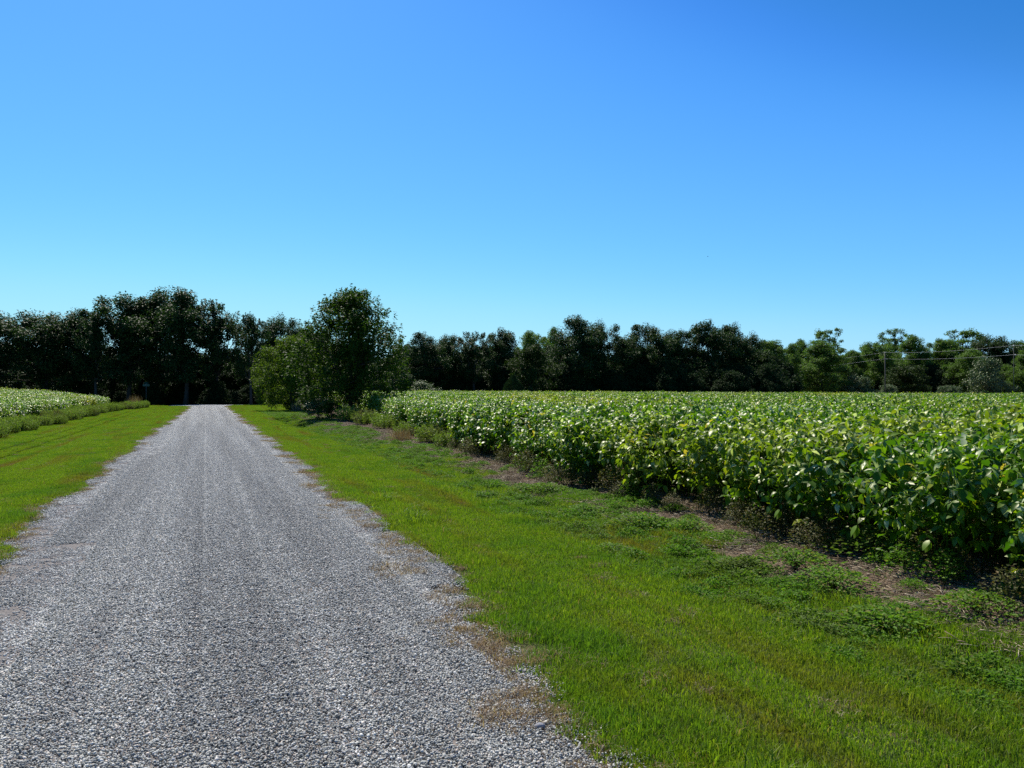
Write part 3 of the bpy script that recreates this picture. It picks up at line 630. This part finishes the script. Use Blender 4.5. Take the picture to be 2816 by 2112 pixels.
GL, GR, GF = 'tall dark trees beyond the crossing road at left', 'dark trees behind the right soybean field', 'green woodland trees far right behind the soybeans'
for a in [
 ('oak', 'oak_tree', -30, 868, 210, 84, 'dark oak cut off by the left edge of the photo', GL),
 ('oak', 'oak_tree', 120, 838, 190, 86, 'dark rounded oak second from the left, above the left soybeans', GL),
 ('oak', 'oak_tree', 205, 850, 130, 88, 'dark oak shoulder right of the rounded second oak', GL),
 ('gappy', 'oak_tree', 262, 866, 110, 85, 'lower dark oak in the dip of the left tree line', GL),
 ('oak', 'oak_tree', 352, 795, 190, 88, 'tall dark oak above the end of the left soybeans', GL),
 ('oak', 'oak_tree', 430, 797, 165, 91, 'tall dark oak between the two highest crowns on the left', GL),
 ('oak', 'oak_tree', 508, 796, 180, 88, 'tall dark oak straight above the gravel road end', GL),
 ('gappy', 'oak_tree', 595, 820, 130, 89, 'dark oak with sky gaps stepping down right of the road end', GL),
 ('gappy', 'oak_tree', 688, 856, 90, 87, 'slim dark oak with its thin trunk showing', GL),
 ('oak', 'oak_tree', 768, 872, 120, 93, 'dark oak half hidden behind the yellow green tree', GL),
 ('oak', 'oak_tree', 860, 885, 140, 98, 'dark oak hidden behind the big tree by the road', GL),
 ('gappy', 'oak_tree', 1062, 985, 110, 84, 'low dark tree right behind the big tree', GR),
 ('oak', 'oak_tree', 1172, 914, 110, 96, 'dark oak at the left end of the tree line behind the soybeans', GR),
 ('oak', 'oak_tree', 1240, 912, 95, 99, 'dark oak second in the tree line behind the soybeans', GR),
 ('gappy', 'oak_tree', 1302, 908, 95, 97, 'dark oak with small sky gaps, third behind the soybeans', GR),
 ('oak', 'oak_tree', 1382, 905, 105, 99, 'pointed dark oak behind the round cedar bush', GR),
 ('round', 'broadleaf_tree', 1462, 912, 120, 125, 'greener rounded tree peeping behind the dark line', GR),
 ('round', 'broadleaf_tree', 1520, 904, 70, 128, 'small green treetop left of the tallest dark oak', GR),
 ('small', 'broadleaf_tree', 1462, 955, 120, 93, 'low olive green tree in front of the dark line, right of the cedar', GR),
 ('oak', 'oak_tree', 1588, 870, 130, 100, 'tallest dark oak in the middle of the tree line', GR),
 ('oak', 'oak_tree', 1655, 888, 100, 102, 'dark oak leaning on the right side of the tallest one', GR),
 ('oak', 'oak_tree', 1720, 915, 90, 103, 'lower dark oak in the notch right of the tallest pair', GR),
 ('oak', 'oak_tree', 1785, 888, 145, 104, 'broad dark oak left half of the wide dark crown pair', GR),
 ('oak', 'oak_tree', 1862, 898, 110, 107, 'dark oak joining the wide dark crown pair', GR),
 ('oak', 'oak_tree', 1938, 884, 140, 106, 'broad dark oak right half of the wide dark crown pair', GR),
 ('oak', 'oak_tree', 2008, 892, 90, 109, 'dark oak at the right shoulder of the dark line', GR),
 ('oak', 'oak_tree', 2052, 922, 95, 107, 'last low dark oak of the dark line', GR),
 ('small', 'broadleaf_tree', 2085, 980, 130, 105, 'low grey green tree at the foot of the last dark oak', GR),
 ('round', 'broadleaf_tree', 2110, 925, 120, 150, 'smooth dark green tree just right of the dark line', GF),
 ('round', 'broadleaf_tree', 2172, 946, 70, 155, 'small smooth tree in the notch right of the dark line', GF),
 ('round', 'broadleaf_tree', 2205, 932, 70, 185, 'distant treetop left of the thin tall tree', GF),
 ('sparse', 'broadleaf_tree', 2278, 902, 80, 190, 'thin tall tree sticking up over the big green tree', GF),
 ('round', 'broadleaf_tree', 2258, 940, 160, 160, 'big bright green tree crossed by the wires left of the pole', GF),
 ('round', 'broadleaf_tree', 2335, 955, 90, 175, 'dark green tree between the big green tree and the pole', GF),
 ('round', 'broadleaf_tree', 2378, 948, 90, 195, 'grey green tree farther back left of the pole', GF),
 ('round', 'broadleaf_tree', 2418, 940, 110, 178, 'green tree right behind the utility pole', GF),
 ('sparse', 'broadleaf_tree', 2458, 906, 80, 200, 'thin tree with a round tuft on top right of the pole', GF),
 ('round', 'broadleaf_tree', 2512, 925, 120, 185, 'broad green tree right of the tufted tree', GF),
 ('round', 'broadleaf_tree', 2588, 922, 130, 188, 'green tree midway between pole and right edge', GF),
 ('sparse', 'broadleaf_tree', 2652, 905, 120, 198, 'airy tall tree with flat topped branches', GF),
 ('oak', 'broadleaf_tree', 2742, 914, 130, 186, 'dark dome shaped tree near the right edge', GF),
 ('round', 'broadleaf_tree', 2660, 960, 110, 172, 'lower green tree under the airy flat topped one', GF),
 ('round', 'broadleaf_tree', 2812, 936, 90, 190, 'tree at the right edge beside the dark dome', GF),
 ('round', 'broadleaf_tree', 2822, 966, 110, 165, 'nearer yellow green tree cut by the right edge', GF),
 ('small', 'broadleaf_tree', 2495, 1008, 130, 162, 'round low tree right of the pole foot', GF),
 ('pale', 'shrub', 2360, 1035, 95, 158, 'round shrub left of the pole foot', GF),
 ('pale', 'shrub', 2608, 1058, 70, 155, 'small shrub low behind the soybeans, midway right', GF),
 ('pale', 'broadleaf_tree', 2715, 985, 110, 158, 'pale olive tree low in front of the dark dome', GF),
 ('pale', 'shrub', 2440, 1055, 60, 156, 'pale scrubby shrub at the pole foot', GF),
 ('pale', 'shrub', 1160, 1050, 90, 86, 'pale leaved shrub at the left end of the soybean horizon', GR),
]: tree(*a[:7], cat='shrub' if a[1] == 'shrub' else 'tree', group=a[7])

# the big tree by the road
def leafy_cherry():
    tm, cm = make_tree('vase', 7.4, 3.1, .7, 360, 115, .125, M['cherry'], shoot=.85, crad=.11, lobes=14, shell=.6)
    return tm, cm
R = np.random.default_rng(3)
tm, cm = leafy_cherry(); x_, y_ = world_at(966, 44); z_ = float(H(x_, y_))
t = thing('cherry_tree', 'large spreading tree standing alone at the corner of the right soybean field', 'tree', (x_, y_, z_), 1.0, None, (1.2, 1.2, (1.6 + 285/F*44 - z_)/7.4))
link('trunk', tm, t); link('crown', cm, t)
tm, cm = make_tree('round', 5.4, 2.9, .1, 210, 125, .13, M['yellowgreen'], shoot=.3, crad=.15, shell=.5); x_, y_ = world_at(800, 60)
t = thing('broadleaf_tree', 'yellow green tree left behind the big tree', 'tree', (x_, y_, float(H(x_, y_))), 2.0, None, (1, 1, 1.06)); link('trunk', tm, t); link('crown', cm, t)
def shrub(px, d, w, h, mk, label):
    tm, cm = make_tree('shrub', 2.0, 1.0, .08, 60, 70, .09, M[mk], shoot=.3, crad=.2, shell=.5); x, y = world_at(px, d)
    t = thing('shrub', label, 'shrub', (x, y, float(H(x, y))), R.uniform(0, 6), 'shrubs around the big tree', (w, w, h/2)); link('stem', tm, t); link('foliage', cm, t)
shrub(875, 42.5, .9, 1.35, 'pale', 'pale leaved shrub at the left foot of the big tree')
shrub(912, 41, .85, 1.1, 'cherry', 'dark shrub in front of the big tree trunk')
shrub(1040, 50, 1.4, 1.5, 'green', 'green shrub right of the big tree behind the soybean corner')
shrub(990, 52, 1.2, 1.6, 'green', 'yellowish shrub between the big tree and the soybean corner')
shrub(862, 55, 1.6, 2.2, 'cherry', 'dark shrub behind the left side of the big tree')

# cedar bush
g = Geo(); n = 16000; a = R.uniform(0, 6.28, n); u = R.uniform(0, 1, n); rr = np.interp(u, [0, .3, .7, 1], [1.25, 1.4, .85, .08])*R.uniform(.5, 1, n)**.4*(1 + .12*np.sin(a*5 + u*9))
P = np.stack([rr*np.cos(a), rr*np.sin(a), .05 + u*2.5], 1); D = nrm(P*[1, 1, 0]*.6 + R.normal(0, .3, (n, 3)) + [0, 0, 1.]); V, Fc = diamonds(P, D, R.normal(0, 1, (n, 3)), .14, .03); g.add(V, Fc, np.repeat(R.uniform(0, 1, n), 4))
x_, y_ = world_at(1412, 90); z_ = float(H(x_, y_)); t = thing('cedar_bush', 'dense egg shaped cedar bush in front of the dark tree line', 'bush', (x_, y_, z_), 0, None, (.98, .98, (1.6 + 38/F*90 - z_)/2.6))
V, Fc = tube([(0, 0, -.1), (0, 0, 1.2), (0, 0, 2.3)], [.09, .06, .01], 7); tg = Geo(); tg.add(V, Fc, .5); link('trunk', tg.build('trunk', M['bark']), t); link('crown', g.build('crown', M['cedar']), t)

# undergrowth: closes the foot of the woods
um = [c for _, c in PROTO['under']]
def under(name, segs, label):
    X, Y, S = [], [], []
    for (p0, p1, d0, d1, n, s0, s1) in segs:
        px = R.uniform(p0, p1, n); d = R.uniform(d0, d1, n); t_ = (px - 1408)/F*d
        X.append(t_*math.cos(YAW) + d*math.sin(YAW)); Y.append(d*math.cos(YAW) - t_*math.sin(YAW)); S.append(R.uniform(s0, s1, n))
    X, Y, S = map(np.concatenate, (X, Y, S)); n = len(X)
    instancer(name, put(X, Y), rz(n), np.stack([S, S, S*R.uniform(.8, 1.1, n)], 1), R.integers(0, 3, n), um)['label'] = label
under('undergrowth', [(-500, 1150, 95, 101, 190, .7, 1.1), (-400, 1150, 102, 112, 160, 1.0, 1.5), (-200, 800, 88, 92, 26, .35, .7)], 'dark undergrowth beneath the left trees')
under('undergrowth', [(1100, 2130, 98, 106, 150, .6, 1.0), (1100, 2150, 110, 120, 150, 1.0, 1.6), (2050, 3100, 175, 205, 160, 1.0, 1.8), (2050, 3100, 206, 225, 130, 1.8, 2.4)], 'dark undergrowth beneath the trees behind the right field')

# ------------------------------------------------------------------ street sign, poles, wires, bird
x_, y_ = world_at(402, 82); z_ = float(H(x_, y_)); t = thing('street_sign', 'green street name sign on a thin post left of the road end', 'sign', (x_, y_, z_), -YAW - .15)
V, Fc = tube([(0, 0, -.1), (0, 0, 2.35)], .028, 8); gg = Geo(); gg.add(V, Fc, .5); link('post', gg.build('post', M['pole']), t)
def boxmesh(name, sx, sy, sz, mat, bev=.01):
    import bmesh
    bm = bmesh.new(); bmesh.ops.create_cube(bm, size=1, matrix=Matrix.Diagonal((sx, sy, sz, 1)))
    bmesh.ops.bevel(bm, geom=bm.edges, offset=bev, segments=2, affect='EDGES', clamp_overlap=True); me = bpy.data.meshes.new(name); bm.to_mesh(me); bm.free(); me.materials.append(mat); return me
s = link('sign_blade', boxmesh('sign_blade', .76, .02, .20, M['sign'], .008), t); s.location = (.0, 0, 2.1)
s = link('sign_blade', boxmesh('sign_blade', .02, .7, .20, M['sign'], .008), t); s.location = (0, 0, 2.32)
s = link('bracket', boxmesh('bracket', .07, .07, .06, M['steel'], .008), t); s.location = (0, 0, 2.21)

def pole(px, d, topy, label, w=1.):
    x, y = world_at(px, d); z = float(H(x, y)); h = EYE + (1070 - topy)/F*d - z
    t = thing('utility_pole', label, 'utility pole', (x, y, z), -YAW, 'utility poles')
    g_ = Geo(); V, Fc = tube([(0, 0, -.3), (0, 0, h*.5), (0, 0, h)], [.11*w, .10*w, .08*w], 10); g_.add(V, Fc, .5); link('post', g_.build('post', M['pole'], True), t)
    for dz in (0., 1.2):
        g_ = Geo(); V, Fc = tube([(0, 0, h - dz), (0, 0, h - dz + .1), (0, 0, h - dz + .2)], [.05, .08, .04], 8); g_.add(V, Fc, .5); link('insulator', g_.build('insulator', M['steel'], True), t).location = (0, 0, 0) if dz == 0 else (.15, -.1, 0)
    return Vector((x, y, z + h + .15))
A = pole(2434, 150, 971, 'pale wooden utility pole standing before the far right trees')
B = pole(2788, 104, 953, 'thin dark utility pole close to the right edge of the photo', .45)
def wire(pts, label):
    P = []
    for p, q, sag in pts:
        for k in range(12): s = k/12; P.append(np.array(p)*(1 - s) + np.array(q)*s - [0, 0, sag*4*s*(1 - s)])
    P.append(np.array(pts[-1][1])); g_ = Geo(); V, Fc = tube(P, .009, 5); g_.add(V, Fc, .5); tag(link('wire', g_.build('wire', M['wire'])), label, 'wire', 'power lines before the far right trees')
def at3(px, d, py): x, y = world_at(px, d); return (x, y, EYE + (1070 - py)/F*d)
e1, e2 = at3(2090, 215, 1016), at3(2090, 215, 1029)
wire([(e1, A, .1), (A, B, .35), (B, at3(3300, 74, 925), .3)], 'upper power line strung over the utility poles')
A2 = A - Vector((0, 0, 1.2)); B2 = B - Vector((0, 0, 1.2))
wire([(e2, A2, .1), (A2, B2, .3), (B2, at3(3300, 74, 965), .3)], 'lower power line strung below the first one')

g = Geo(); x_, y_ = world_at(1947, 120)
V, Fc = tube([(0, -.2, 0), (0, -.12, .01), (0, 0, .01), (0, .12, .02), (0, .2, .03), (0, .25, .02)], [.02, .05, .07, .05, .035, .008], 8); g.add(V, Fc, .5)
wg = Geo()
for sgn in (-1, 1):
    wg.add(np.array([(0, .1, .04), (0, -.08, .04), (sgn*.3, .12, .14), (sgn*.3, -.05, .13), (sgn*.6, .0, .06), (0, .1, .02), (0, -.08, .02), (sgn*.3, .12, .12), (sgn*.3, -.05, .11)]),
          [np.array([(0, 1, 3, 2), (5, 7, 8, 6)]), np.array([(2, 3, 4), (7, 4, 8)])], .5)
g.add(np.array([(-.03, -.18, .01), (.03, -.18, .01), (.07, -.34, .01), (-.07, -.34, .01), (0, -.2, .02), (0, -.32, .02)]), [np.array([(0, 1, 2, 3)]), np.array([(0, 4, 1), (3, 2, 5)])], .5)
g.add(np.concatenate(wg.V), [np.concatenate(v) for v in wg.F.values()], .5)
b = link('bird', g.build('bird', M['bird'])); b.location = (x_, y_, EYE + (1070 - 705)/F*120); b.rotation_euler = (0, 0, 1.2); b.scale = (.42, .42, .42)
tag(b, 'tiny dark bird flying high in the blue sky', 'bird')
